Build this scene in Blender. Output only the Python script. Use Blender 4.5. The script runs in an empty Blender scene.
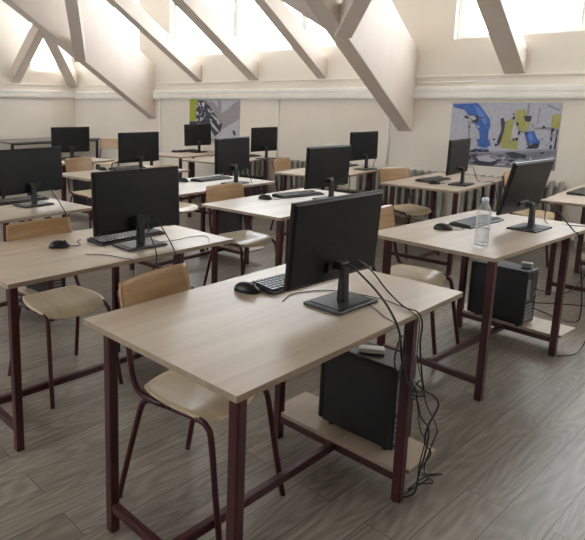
import bpy, bmesh, math, random
from mathutils import Vector, Matrix
random.seed(7)
R = math.radians
scene = bpy.context.scene
COL = scene.collection

# ------------------------------------------------------------------ materials
def new_mat(name):
    m = bpy.data.materials.new(name); m.use_nodes = True
    nt = m.node_tree; nt.nodes.clear()
    out = nt.nodes.new('ShaderNodeOutputMaterial')
    b = nt.nodes.new('ShaderNodeBsdfPrincipled')
    nt.links.new(b.outputs[0], out.inputs[0])
    return m, nt, b

def srgb(r, g, b):
    f = lambda c: (c/255/12.92) if c/255 <= .04045 else ((c/255+.055)/1.055)**2.4
    return (f(r), f(g), f(b), 1)

def mottled(name, c1, c2, rough=.5, scale=(6, 6, 6), spec=.5, metal=0, bump=0, detail=4, coord='Object'):
    m, nt, b = new_mat(name)
    tc = nt.nodes.new('ShaderNodeTexCoord'); mp = nt.nodes.new('ShaderNodeMapping')
    mp.inputs['Scale'].default_value = scale
    n = nt.nodes.new('ShaderNodeTexNoise'); n.inputs['Scale'].default_value = 1; n.inputs['Detail'].default_value = detail
    r = nt.nodes.new('ShaderNodeValToRGB')
    r.color_ramp.elements[0].position = .3; r.color_ramp.elements[1].position = .7
    r.color_ramp.elements[0].color = c1; r.color_ramp.elements[1].color = c2
    nt.links.new(tc.outputs[coord], mp.inputs[0]); nt.links.new(mp.outputs[0], n.inputs['Vector'])
    nt.links.new(n.outputs[0], r.inputs[0]); nt.links.new(r.outputs[0], b.inputs['Base Color'])
    b.inputs['Roughness'].default_value = rough; b.inputs['Metallic'].default_value = metal
    b.inputs['Specular IOR Level'].default_value = spec
    if bump:
        bp = nt.nodes.new('ShaderNodeBump'); bp.inputs['Strength'].default_value = bump
        bp.inputs['Distance'].default_value = .002
        nt.links.new(n.outputs[0], bp.inputs['Height']); nt.links.new(bp.outputs[0], b.inputs['Normal'])
    return m

M = {}
M['wall'] = mottled('cream_wall_paint', srgb(230, 222, 211), srgb(235, 227, 217), .8, (1.5, 1.5, 1.5), .2)
M['ceil'] = mottled('white_ceiling_paint', srgb(232, 226, 214), srgb(236, 230, 219), .85, (1.5, 1.5, 1.5), .2)
M['beam'] = mottled('beige_beam_paint', srgb(212, 200, 190), srgb(219, 207, 198), .6, (3, 3, 3), .3)
M['white'] = mottled('white_plastic', srgb(232, 229, 223), srgb(240, 237, 232), .4, (5, 5, 5))
M['frame'] = mottled('window_frame_white', srgb(226, 226, 224), srgb(236, 236, 234), .4, (5, 5, 5))
M['maroon'] = mottled('maroon_enamel_steel', srgb(54, 12, 18), srgb(66, 17, 23), .33, (20, 20, 20))
M['black'] = mottled('black_plastic', srgb(13, 14, 15), srgb(18, 19, 20), .4, (40, 40, 40))
M['blackback'] = mottled('textured_black_plastic', srgb(13, 14, 16), srgb(18, 19, 21), .4, (14, 14, 14), .3, 0, .05)
M['screen'] = mottled('dark_glass_screen', srgb(10, 11, 13), srgb(13, 14, 16), .15, (3, 3, 3))
M['case'] = mottled('black_steel_case', srgb(12, 13, 15), srgb(16, 17, 19), .38, (25, 25, 25), .5)
M['grey'] = mottled('grey_metal', srgb(120, 122, 125), srgb(150, 152, 155), .4, (30, 30, 30), .5, .6)
M['key'] = mottled('black_keycap', srgb(22, 23, 24), srgb(30, 31, 33), .3, (30, 30, 30))
M['rad'] = mottled('grey_radiator_paint', srgb(150, 146, 140), srgb(168, 164, 158), .5, (8, 8, 8))
M['darktop'] = mottled('dark_table_top', srgb(98, 96, 94), srgb(112, 110, 107), .35, (2, 14, 14))
M['darkleg'] = mottled('black_table_steel', srgb(26, 26, 27), srgb(34, 34, 35), .45, (14, 14, 14))
M['blue'] = mottled('port_blue', srgb(30, 60, 150), srgb(40, 72, 170), .4)
M['cablelight'] = mottled('white_plug', srgb(196, 196, 192), srgb(212, 212, 208), .5, (20, 20, 20))

def wood(name, dark, mid, light, axis_scale, rough=.35, spec=.5):
    m, nt, b = new_mat(name)
    tc = nt.nodes.new('ShaderNodeTexCoord'); mp = nt.nodes.new('ShaderNodeMapping')
    mp.inputs['Scale'].default_value = axis_scale
    oi = nt.nodes.new('ShaderNodeObjectInfo')
    ad = nt.nodes.new('ShaderNodeVectorMath'); ad.operation = 'ADD'
    sc = nt.nodes.new('ShaderNodeMath'); sc.operation = 'MULTIPLY'; sc.inputs[1].default_value = 31.7
    nt.links.new(oi.outputs['Random'], sc.inputs[0])
    nt.links.new(tc.outputs['Object'], mp.inputs[0])
    nt.links.new(mp.outputs[0], ad.inputs[0]); nt.links.new(sc.outputs[0], ad.inputs[1])
    n1 = nt.nodes.new('ShaderNodeTexNoise'); n1.inputs['Scale'].default_value = 1; n1.inputs['Detail'].default_value = 6
    n1.inputs['Distortion'].default_value = .6
    nt.links.new(ad.outputs[0], n1.inputs['Vector'])
    r = nt.nodes.new('ShaderNodeValToRGB'); cr = r.color_ramp
    cr.elements[0].position = .28; cr.elements[0].color = dark
    cr.elements[1].position = .72; cr.elements[1].color = light
    e = cr.elements.new(.5); e.color = mid
    nt.links.new(n1.outputs[0], r.inputs[0]); nt.links.new(r.outputs[0], b.inputs['Base Color'])
    b.inputs['Roughness'].default_value = rough; b.inputs['Specular IOR Level'].default_value = spec
    return m
M['oak'] = wood('pale_oak_laminate', srgb(168, 149, 128), srgb(182, 164, 144), srgb(194, 177, 158), (1.3, 13, 13), .36)
_b = M['oak'].node_tree.nodes['Principled BSDF']
_b.inputs['Coat Weight'].default_value = .55; _b.inputs['Coat Roughness'].default_value = .42
M['oakedge'] = wood('oak_edge_band', srgb(140, 122, 102), srgb(152, 134, 114), srgb(164, 146, 126), (3, 30, 30), .45)
M['seat'] = wood('beech_seat', srgb(196, 174, 140), srgb(206, 185, 152), srgb(216, 197, 165), (16, 2.2, 10), .28)
M['back'] = wood('varnished_beech_backrest', srgb(168, 132, 94), srgb(180, 145, 107), srgb(191, 158, 121), (2.2, 14, 20), .25)

def floor_mat():
    m, nt, b = new_mat('oak_laminate_planks')
    L = nt.links.new
    tc = nt.nodes.new('ShaderNodeTexCoord')
    mp = nt.nodes.new('ShaderNodeMapping'); mp.inputs['Rotation'].default_value = (0, 0, R(6.4))
    mp.inputs['Location'].default_value = (.35, .018, 0)
    L(tc.outputs['Object'], mp.inputs[0])
    br = nt.nodes.new('ShaderNodeTexBrick')
    br.offset = .37; br.offset_frequency = 2; br.squash = 1
    br.inputs['Color1'].default_value = (0, 0, 0, 1); br.inputs['Color2'].default_value = (1, 1, 1, 1)
    br.inputs['Mortar'].default_value = (.5, .5, .5, 1)
    br.inputs['Scale'].default_value = 1; br.inputs['Mortar Size'].default_value = .0016
    br.inputs['Mortar Smooth'].default_value = .2
    br.inputs['Brick Width'].default_value = 1.28; br.inputs['Row Height'].default_value = .146
    L(mp.outputs[0], br.inputs['Vector'])
    # grain: stretched noise, shifted per plank
    sh = nt.nodes.new('ShaderNodeVectorMath'); sh.operation = 'SCALE'; sh.inputs['Scale'].default_value = 9.3
    L(br.outputs['Color'], sh.inputs[0])
    ad = nt.nodes.new('ShaderNodeVectorMath'); ad.operation = 'ADD'
    L(mp.outputs[0], ad.inputs[0]); L(sh.outputs[0], ad.inputs[1])
    m2 = nt.nodes.new('ShaderNodeMapping'); m2.inputs['Scale'].default_value = (1.2, 8, 1)
    L(ad.outputs[0], m2.inputs[0])
    n0 = nt.nodes.new('ShaderNodeTexNoise'); n0.inputs['Scale'].default_value = 1.0; n0.inputs['Detail'].default_value = .6
    n0.inputs['Roughness'].default_value = .4
    L(m2.outputs[0], n0.inputs['Vector'])
    # cathedral rings from the noise contours
    mu = nt.nodes.new('ShaderNodeMath'); mu.operation = 'MULTIPLY'; mu.inputs[1].default_value = 95
    L(n0.outputs[0], mu.inputs[0])
    si = nt.nodes.new('ShaderNodeMath'); si.operation = 'SINE'; L(mu.outputs[0], si.inputs[0])
    m3 = nt.nodes.new('ShaderNodeMapping'); m3.inputs['Scale'].default_value = (2.6, 60, 1)
    L(ad.outputs[0], m3.inputs[0])
    n1 = nt.nodes.new('ShaderNodeTexNoise'); n1.inputs['Scale'].default_value = 1; n1.inputs['Detail'].default_value = 4
    L(m3.outputs[0], n1.inputs['Vector'])
    a1 = nt.nodes.new('ShaderNodeMath'); a1.operation = 'MULTIPLY_ADD'; a1.inputs[1].default_value = .12
    L(si.outputs[0], a1.inputs[0]); L(n1.outputs[0], a1.inputs[2])
    bw = nt.nodes.new('ShaderNodeRGBToBW'); L(br.outputs['Color'], bw.inputs[0])
    a2 = nt.nodes.new('ShaderNodeMath'); a2.operation = 'MULTIPLY_ADD'; a2.inputs[1].default_value = .22
    L(bw.outputs[0], a2.inputs[0]); L(a1.outputs[0], a2.inputs[2])
    r = nt.nodes.new('ShaderNodeValToRGB'); cr = r.color_ramp
    cr.elements[0].position = .3; cr.elements[0].color = srgb(104, 96, 87)
    cr.elements[1].position = .92; cr.elements[1].color = srgb(148, 139, 128)
    e = cr.elements.new(.6); e.color = srgb(126, 117, 107)
    L(a2.outputs[0], r.inputs[0])
    mx = nt.nodes.new('ShaderNodeMix'); mx.data_type = 'RGBA'
    L(br.outputs['Fac'], mx.inputs['Factor']); L(r.outputs[0], mx.inputs[6])
    mx.inputs[7].default_value = srgb(70, 62, 55)
    L(mx.outputs[2], b.inputs['Base Color'])
    b.inputs['Roughness'].default_value = .36
    bp = nt.nodes.new('ShaderNodeBump'); bp.inputs['Strength'].default_value = .12; bp.inputs['Distance'].default_value = .001
    bp.invert = True
    L(br.outputs['Fac'], bp.inputs['Height']); L(bp.outputs[0], b.inputs['Normal'])
    return m
M['floor'] = floor_mat()

def glass_pane():
    m = bpy.data.materials.new('window_glass'); m.use_nodes = True
    nt = m.node_tree; nt.nodes.clear()
    out = nt.nodes.new('ShaderNodeOutputMaterial'); t = nt.nodes.new('ShaderNodeBsdfTransparent')
    g = nt.nodes.new('ShaderNodeBsdfGlossy'); g.inputs['Roughness'].default_value = .02
    mx = nt.nodes.new('ShaderNodeMixShader'); mx.inputs[0].default_value = .05
    nt.links.new(t.outputs[0], mx.inputs[1]); nt.links.new(g.outputs[0], mx.inputs[2]); nt.links.new(mx.outputs[0], out.inputs[0])
    return m
M['pane'] = glass_pane()

def clear(name, col, ior, rough=.02):
    m, nt, b = new_mat(name)
    b.inputs['Base Color'].default_value = col
    b.inputs['Transmission Weight'].default_value = 1; b.inputs['IOR'].default_value = ior
    b.inputs['Roughness'].default_value = rough
    return m
def thin_plastic():
    m = bpy.data.materials.new('clear_bottle_plastic'); m.use_nodes = True
    nt = m.node_tree; nt.nodes.clear()
    out = nt.nodes.new('ShaderNodeOutputMaterial'); t = nt.nodes.new('ShaderNodeBsdfTransparent')
    t.inputs[0].default_value = (.975, .985, .995, 1)
    g = nt.nodes.new('ShaderNodeBsdfPrincipled'); g.inputs['Roughness'].default_value = .12
    g.inputs['Base Color'].default_value = (.88, .92, .96, 1)
    lw = nt.nodes.new('ShaderNodeLayerWeight'); lw.inputs[0].default_value = .45
    ma = nt.nodes.new('ShaderNodeMath'); ma.operation = 'MULTIPLY_ADD'; ma.inputs[1].default_value = .4; ma.inputs[2].default_value = .12
    mx = nt.nodes.new('ShaderNodeMixShader')
    nt.links.new(lw.outputs['Facing'], ma.inputs[0]); nt.links.new(ma.outputs[0], mx.inputs[0])
    nt.links.new(t.outputs[0], mx.inputs[1]); nt.links.new(g.outputs[0], mx.inputs[2]); nt.links.new(mx.outputs[0], out.inputs[0])
    return m
M['plastic'] = thin_plastic()
M['water'] = clear('water', (.95, .98, 1, 1), 1.33)
M['cap'] = mottled('pale_blue_cap', srgb(205, 218, 232), srgb(215, 226, 238), .4)
for k, c in {'p_grey': (182, 184, 197), 'p_floor': (128, 128, 140), 'p_line': (150, 152, 165), 'p_dark': (62, 64, 78), 'p_pale': (188, 188, 198),
             'p_blue': (70, 104, 180), 'p_lblue': (98, 134, 205), 'p_yel': (170, 167, 104), 'p_white': (198, 198, 202), 'p_lime': (168, 176, 70),
             'p_mid': (158, 152, 156)}.items():
    M[k] = mottled('print_' + k[2:], srgb(*[max(0, v-8) for v in c]), srgb(*[min(255, v+8) for v in c]), .55, (30, 30, 30), .3)

# ------------------------------------------------------------------ mesh helpers
class MB:
    def __init__(self): self.bm = bmesh.new(); self.mats = []
    def mi(self, k):
        if k is None: return 0
        if k not in self.mats: self.mats.append(k)
        return self.mats.index(k)
    def _fin(self, verts, mat, mtx):
        faces = set(f for v in verts for f in v.link_faces)
        i = self.mi(mat)
        for f in faces: f.material_index = i
        if mtx is not None: bmesh.ops.transform(self.bm, matrix=mtx, verts=list(verts))
    def box(self, x0, x1, y0, y1, z0, z1, bev=0, mat=None, mtx=None, seg=2):
        tmp = bmesh.new()
        r = bmesh.ops.create_cube(tmp, size=1)
        bmesh.ops.scale(tmp, vec=(x1-x0, y1-y0, z1-z0), verts=tmp.verts)
        bmesh.ops.translate(tmp, vec=((x0+x1)/2, (y0+y1)/2, (z0+z1)/2), verts=tmp.verts)
        if bev: bmesh.ops.bevel(tmp, geom=list(tmp.edges), offset=bev, segments=seg, affect='EDGES', profile=.5)
        return self._merge(tmp, mat, mtx)
    def _merge(self, tmp, mat, mtx):
        vm = {}
        for v in tmp.verts: vm[v] = self.bm.verts.new(v.co)
        i = self.mi(mat)
        for f in tmp.faces:
            try: nf = self.bm.faces.new([vm[v] for v in f.verts]); nf.material_index = i; nf.smooth = f.smooth
            except ValueError: pass
        if mtx is not None: bmesh.ops.transform(self.bm, matrix=mtx, verts=list(vm.values()))
        tmp.free(); return self
    def hexa(self, v8, mat=None):
        # v8: bottom four then top four, same order
        vs = [self.bm.verts.new(v) for v in v8]; i = self.mi(mat)
        for q in ((3, 2, 1, 0), (4, 5, 6, 7), (0, 1, 5, 4), (1, 2, 6, 5), (2, 3, 7, 6), (3, 0, 4, 7)):
            f = self.bm.faces.new([vs[k] for k in q]); f.material_index = i
        return self
    def prism(self, poly, a, b, axis, mat=None, bev=0):
        # poly in the two other axes, extruded along `axis` from a to b
        tmp = bmesh.new()
        def co(p, t): return {'y': (p[0], t, p[1]), 'x': (t, p[0], p[1]), 'z': (p[0], p[1], t)}[axis]
        A = [tmp.verts.new(co(p, a)) for p in poly]; B = [tmp.verts.new(co(p, b)) for p in poly]
        tmp.faces.new(A); tmp.faces.new(B)
        n = len(poly)
        for k in range(n): tmp.faces.new((A[k], A[(k+1) % n], B[(k+1) % n], B[k]))
        bmesh.ops.recalc_face_normals(tmp, faces=tmp.faces)
        if bev: bmesh.ops.bevel(tmp, geom=list(tmp.edges), offset=bev, segments=2, affect='EDGES', profile=.5)
        return self._merge(tmp, mat, None)
    def bar(self, p, q, w, h, up=(0, 0, 1), bev=0, mat=None):
        p, q = Vector(p), Vector(q); d = q-p; L = d.length; d.normalize()
        s = d.cross(Vector(up))
        if s.length < 1e-5: s = Vector((1, 0, 0))
        s.normalize(); u = s.cross(d)
        mt = Matrix((s, d, u)).transposed().to_4x4(); mt.translation = p
        return self.box(-w/2, w/2, 0, L, -h/2, h/2, bev, mat, mt)
    def tube(self, pts, r, n=10, mat=None, smooth=4, caps=True):
        P = [Vector(p) for p in pts]
        if smooth > 1 and len(P) > 2:
            Q = []
            E = [2*P[0]-P[1]] + P + [2*P[-1]-P[-2]]
            for i in range(1, len(E)-2):
                a, b, c, d = E[i-1:i+3]
                for k in range(smooth):
                    t = k/smooth
                    Q.append(.5*((2*b)+(c-a)*t+(2*a-5*b+4*c-d)*t*t+(3*b-a-3*c+d)*t**3))
            Q.append(P[-1]); P = Q
        i = self.mi(mat); rings = []
        t0 = (P[1]-P[0]).normalized()
        nrm = t0.orthogonal().normalized()
        for k, p in enumerate(P):
            t = ((P[min(k+1, len(P)-1)]-P[max(k-1, 0)])).normalized()
            nrm = (nrm - t*nrm.dot(t)); nrm.normalize(); bn = t.cross(nrm)
            rings.append([self.bm.verts.new(p+(nrm*math.cos(a)+bn*math.sin(a))*r) for a in [2*math.pi*j/n for j in range(n)]])
        for A, B in zip(rings, rings[1:]):
            for j in range(n):
                f = self.bm.faces.new((A[j], A[(j+1) % n], B[(j+1) % n], B[j])); f.smooth = True; f.material_index = i
        if caps:
            f = self.bm.faces.new(rings[0][::-1]); f.material_index = i
            f = self.bm.faces.new(rings[-1]); f.material_index = i
        return self
    def lathe(self, prof, n=24, mat=None, c=(0, 0, 0)):
        i = self.mi(mat); rings = []
        for r, z in prof:
            if r < 1e-6: rings.append([self.bm.verts.new((c[0], c[1], c[2]+z))])
            else: rings.append([self.bm.verts.new((c[0]+r*math.cos(2*math.pi*j/n), c[1]+r*math.sin(2*math.pi*j/n), c[2]+z)) for j in range(n)])
        for A, B in zip(rings, rings[1:]):
            for j in range(n):
                j2 = (j+1) % n
                if len(A) == 1 and len(B) == 1: continue
                if len(A) == 1: f = self.bm.faces.new((A[0], B[j2], B[j]))
                elif len(B) == 1: f = self.bm.faces.new((A[j], A[j2], B[0]))
                else: f = self.bm.faces.new((A[j], A[j2], B[j2], B[j]))
                f.smooth = True; f.material_index = i
        return self
    def sheet(self, fn, nu, nv, th, mat=None, mask=None):
        # a curved board: fn(u,v) -> (point, normal), u,v in [-1,1], on a rounded outline already mapped by fn
        i = self.mi(mat); T, B = {}, {}
        for a in range(nu+1):
            for b in range(nv+1):
                p, n = fn(-1+2*a/nu, -1+2*b/nv); p = Vector(p); n = Vector(n).normalized()
                T[a, b] = self.bm.verts.new(p+n*th/2); B[a, b] = self.bm.verts.new(p-n*th/2)
        def F(*v):
            f = self.bm.faces.new(v); f.material_index = i; return f
        for a in range(nu):
            for b in range(nv):
                F(T[a, b], T[a+1, b], T[a+1, b+1], T[a, b+1]).smooth = True
                F(B[a, b+1], B[a+1, b+1], B[a+1, b], B[a, b]).smooth = True
        for a in range(nu):
            F(B[a, 0], B[a+1, 0], T[a+1, 0], T[a, 0]); F(T[a, nv], T[a+1, nv], B[a+1, nv], B[a, nv])
        for b in range(nv):
            F(T[0, b], T[0, b+1], B[0, b+1], B[0, b]); F(B[nu, b], B[nu, b+1], T[nu, b+1], T[nu, b])
        return self
    def build(self, name, mat=None, parent=None, loc=None, rot=None, recalc=True):
        if recalc: bmesh.ops.recalc_face_normals(self.bm, faces=self.bm.faces)
        me = bpy.data.meshes.new(name); self.bm.to_mesh(me); self.bm.free()
        keys = self.mats if self.mats else [mat]
        for k in keys: me.materials.append(M[k])
        o = bpy.data.objects.new(name, me); COL.objects.link(o)
        if parent is not None: o.parent = parent
        if loc is not None: o.location = loc
        if rot is not None: o.rotation_euler = rot
        return o

def squircle(u, v, k=.82):
    # maps the unit square to a rounded square
    x = u*math.sqrt(max(0, 1-v*v/2)); y = v*math.sqrt(max(0, 1-u*u/2))
    return (u*k+x*(1-k), v*k+y*(1-k))

def empty(name, loc, rz=0, label=None, cat=None, group=None):
    o = bpy.data.objects.new(name, None); COL.objects.link(o); o.empty_display_size = .1
    o.location = loc; o.rotation_euler = (0, 0, R(rz))
    tag(o, label, cat, group); return o
def tag(o, label=None, cat=None, group=None, kind=None):
    if label: o['label'] = label
    if cat: o['category'] = cat
    if group: o['group'] = group
    if kind: o['kind'] = kind
    return o
def copy_tree(o, parent=None):
    c = o.copy(); COL.objects.link(c)
    if parent is not None:
        c.parent = parent; c.matrix_parent_inverse = o.matrix_parent_inverse.copy()
    for ch in list(o.children): copy_tree(ch, c)
    return c
def structure(o, label=None):
    o['kind'] = 'structure'
    if label: o['label'] = label
    return o

# ------------------------------------------------------------------ the room: X towards the window wall, Y away along it
XR, XL, YE, YB, ZC = 7.3, -2.7, 9.75, -3.7, 3.62
T = .22
structure(MB().box(XL-T, XR+T, YB-T, YE+T, -.1, 0).build('floor', 'floor'))
structure(MB().box(XL-T, XR+T, YB-T, YE+T, ZC, ZC+.1).build('ceiling', 'ceil'))
def wall_x(name, x0, x1, y0, y1, holes):
    m = MB(); y = y0
    for a, b, z0, z1 in sorted(holes):
        m.box(x0, x1, y, a, 0, ZC); m.box(x0, x1, a, b, 0, z0); m.box(x0, x1, a, b, z1, ZC); y = b
    m.box(x0, x1, y, y1, 0, ZC)
    return structure(m.build(name, 'wall'))
def wall_y(name, y0, y1, x0, x1, holes):
    m = MB(); x = x0
    for a, b, z0, z1 in sorted(holes):
        m.box(x, a, y0, y1, 0, ZC); m.box(a, b, y0, y1, 0, z0); m.box(a, b, y0, y1, z1, ZC); x = b
    m.box(x, x1, y0, y1, 0, ZC)
    return structure(m.build(name, 'wall'))
WZ0, WZ1 = 2.22, 3.3
HR = [(-1.3, 2.55, WZ0, WZ1), (3.42, 7.1, WZ0, WZ1), (7.86, 9.3, WZ0, WZ1)]
HL_UNSEEN = [(2.2, 4.6, 1.9, 3.3), (5.6, 8.8, 1.9, 3.3)]  # unseen windows assumed opposite, number and size set to balance the light
HE = [(6.32, 7.0, 2.05, 3.3)]
HB_ADDED = [(4.6, 6.4, 2.0, 3.3)]  # added window behind the camera, lights the near beam faces and monitor backs
wall_x('wall_right', XR, XR+T, YB, YE, HR)
wall_x('wall_left', XL-T, XL, YB, YE, HL_UNSEEN)
wall_y('wall_end', YE, YE+T, XL-T, XR+T, HE)
wall_y('wall_back', YB-T, YB, XL-T, XR+T, HB_ADDED)
wn = [0]
def window(axis, pos, a, b, z0, z1, inward, mull):
    wn[0] += 1
    m = MB(); w = .055; d0, d1 = pos-.03, pos+.03
    def bx(u0, u1, za, zb):
        if axis == 'x': m.box(d0, d1, u0, u1, za, zb, .006)
        else: m.box(u0, u1, d0, d1, za, zb, .006)
    bx(a, a+w, z0, z1); bx(b-w, b, z0, z1); bx(a+w, b-w, z0, z0+w); bx(a+w, b-w, z1-w, z1)
    for q in mull: bx(q-.05, q+.05, z0+w, z1-w)
    o = structure(m.build('window_%d' % wn[0], 'frame'))
    p = MB()
    if axis == 'x': p.box(pos-.004, pos+.004, a+w, b-w, z0+w, z1-w)
    else: p.box(a+w, b-w, pos-.004, pos+.004, z0+w, z1-w)
    p.build('pane', 'pane', o)
    L = bpy.data.lights.new('daylight', 'AREA'); L.shape = 'RECTANGLE'
    L.size = (b-a); L.size_y = (z1-z0); L.cycles.is_portal = True
    lo = bpy.data.objects.new('daylight', L); COL.objects.link(lo)
    c = (a+b)/2; zc = (z0+z1)/2
    out = pos - inward*.08
    lo.location = (out, c, zc) if axis == 'x' else (c, out, zc)
    dirv = Vector((inward, 0, 0)) if axis == 'x' else Vector((0, inward, 0))
    lo.rotation_euler = dirv.to_track_quat('-Z', 'Z').to_euler()
for a, b, z0, z1 in HR: window('x', XR+.12, a, b, z0, z1, -1, {-1.3: [0.0, 1.3], 3.42: [4.6, 5.8], 7.86: [8.7]}[a])
for a, b, z0, z1 in HE: window('y', YE+.12, a, b, z0, z1, -1, [])
for a, b, z0, z1 in HL_UNSEEN: window('x', XL-.12, a, b, z0, z1, 1, [(a+b)/2])
for a, b, z0, z1 in HB_ADDED: window('y', YB-.12, a, b, z0, z1, 1, [(a+b)/2])
# ledge line and plastic trunking running round the walls
structure(MB().box(XR-.02, XR, YB, YE, 1.79, 1.815, .004).build('trim_1', 'wall'))
structure(MB().box(XL, XR-.02, YE-.02, YE, 1.79, 1.815, .004).build('trim_2', 'wall'))
m = MB(); m.box(XR-.05, XR, YB, YE-.05, 1.545, 1.69, .006); m.box(XR-.062, XR-.05, YB, YE-.06, 1.565, 1.615, .003); m.box(XR-.062, XR-.05, YB, YE-.06, 1.632, 1.675, .003)
structure(m.build('trim_3', 'white'))
m = MB(); m.box(XL, XR, YE-.05, YE, 1.56, 1.705, .006); m.box(XL, XR-.07, YE-.062, YE-.05, 1.58, 1.63, .003); m.box(XL, XR-.07, YE-.062, YE-.05, 1.647, 1.69, .003)
structure(m.build('trim_4', 'white'))
structure(MB().box(XR-.015, XR, YB, YE-.015, 0, .08, .003).build('baseboard_right', 'oakedge'))
structure(MB().box(XL, XR, YE-.015, YE, 0, .08, .003).build('baseboard_end', 'oakedge'))
# roof timbers: deep boxed trusses and slim rafters falling to the window wall
S = .556
def truss(y0, y1, lab, z0=1.15, s0=S, s1=.57):
    poly = [(XR, z0), (XR, 2.12), (XR-(ZC-2.12)/s1, ZC), (XR-(ZC-z0)/s0, ZC)]
    o = MB().prism(poly, y0, y1, 'y', bev=.008).build('roof_truss', 'beam')
    return tag(o, lab, 'roof beam', 'deep sloping roof trusses', 'structure')
t2 = truss(2.95, 3.13, 'deep boxed roof beam ending above the monitors beside the factory poster')
t1 = truss(7.45, 7.62, 'deep boxed roof beam ending beside the hand poster, near the far corner', 1.2, .594, .61)
def brace(parent, p, y):
    d = Vector((-1.1, -1.2, 1)); q = Vector(p)+d*((ZC-p[2])/d.z)
    return MB().bar(p, q, .17, .2, bev=.006).build('brace', 'beam', parent)
brace(t2, (5.55, 3.02, 2.2), 0); brace(t1, (5.76, 7.52, 2.17), 0)
# haunch climbing from the far side of the nearer truss
a = Vector((5.42, 3.12, 1.15+(XR-5.42)*S)); e1 = Vector((-1, 0, S))*.95; e2 = Vector((0, 1.62, 1))*1.25; up = Vector((0, 0, .22))
q = [a, a+e1, a+e1+e2, a+e2]
MB().hexa([*q, *[p+up for p in q]]).build('haunch', 'beam', t2)
def rafter(y0, y1, lab):
    poly = [(XR, 1.815), (XR, 2.06), (XR-(ZC-2.06)/S, ZC), (XR-(ZC-1.815)/S, ZC)]
    o = MB().prism(poly, y0, y1, 'y', bev=.006).build('roof_rafter', 'beam')
    return tag(o, lab, 'rafter', 'slim rafters in front of the windows', 'structure')
rafter(1.78, 1.99, 'slim beige rafter landing on the ledge above the factory poster')
rafter(4.16, 4.3, 'slim beige rafter just beside the deep beam with the haunch')
rafter(5.27, 5.45, 'slim beige rafter landing to the right above the hand poster')
rafter(6.38, 6.52, 'slim beige rafter landing to the left above the hand poster')
rafter(8.5, 8.64, 'slim beige rafter mostly behind the far deep beam')
poly = [(YE, 1.82), (YE, 2.1), (YE-(ZC-2.1)/.95, ZC), (YE-(ZC-1.82)/.95, ZC)]
o = MB().prism(poly, 5.9, 6.08, 'x', bev=.006).build('roof_rafter', 'beam')
tag(o, 'slim beige rafter rising from the end wall above the dark table', 'rafter', 'slim rafters in front of the windows', 'structure')
o = MB().bar((7.3, 9.75, 1.86), (4.8, 7.875, 1.86+2.5*.7), .2, .22, bev=.006).build('hip_rafter', 'beam')
tag(o, 'diagonal beige rafter rising out of the far corner', 'rafter', None, 'structure')

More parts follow.
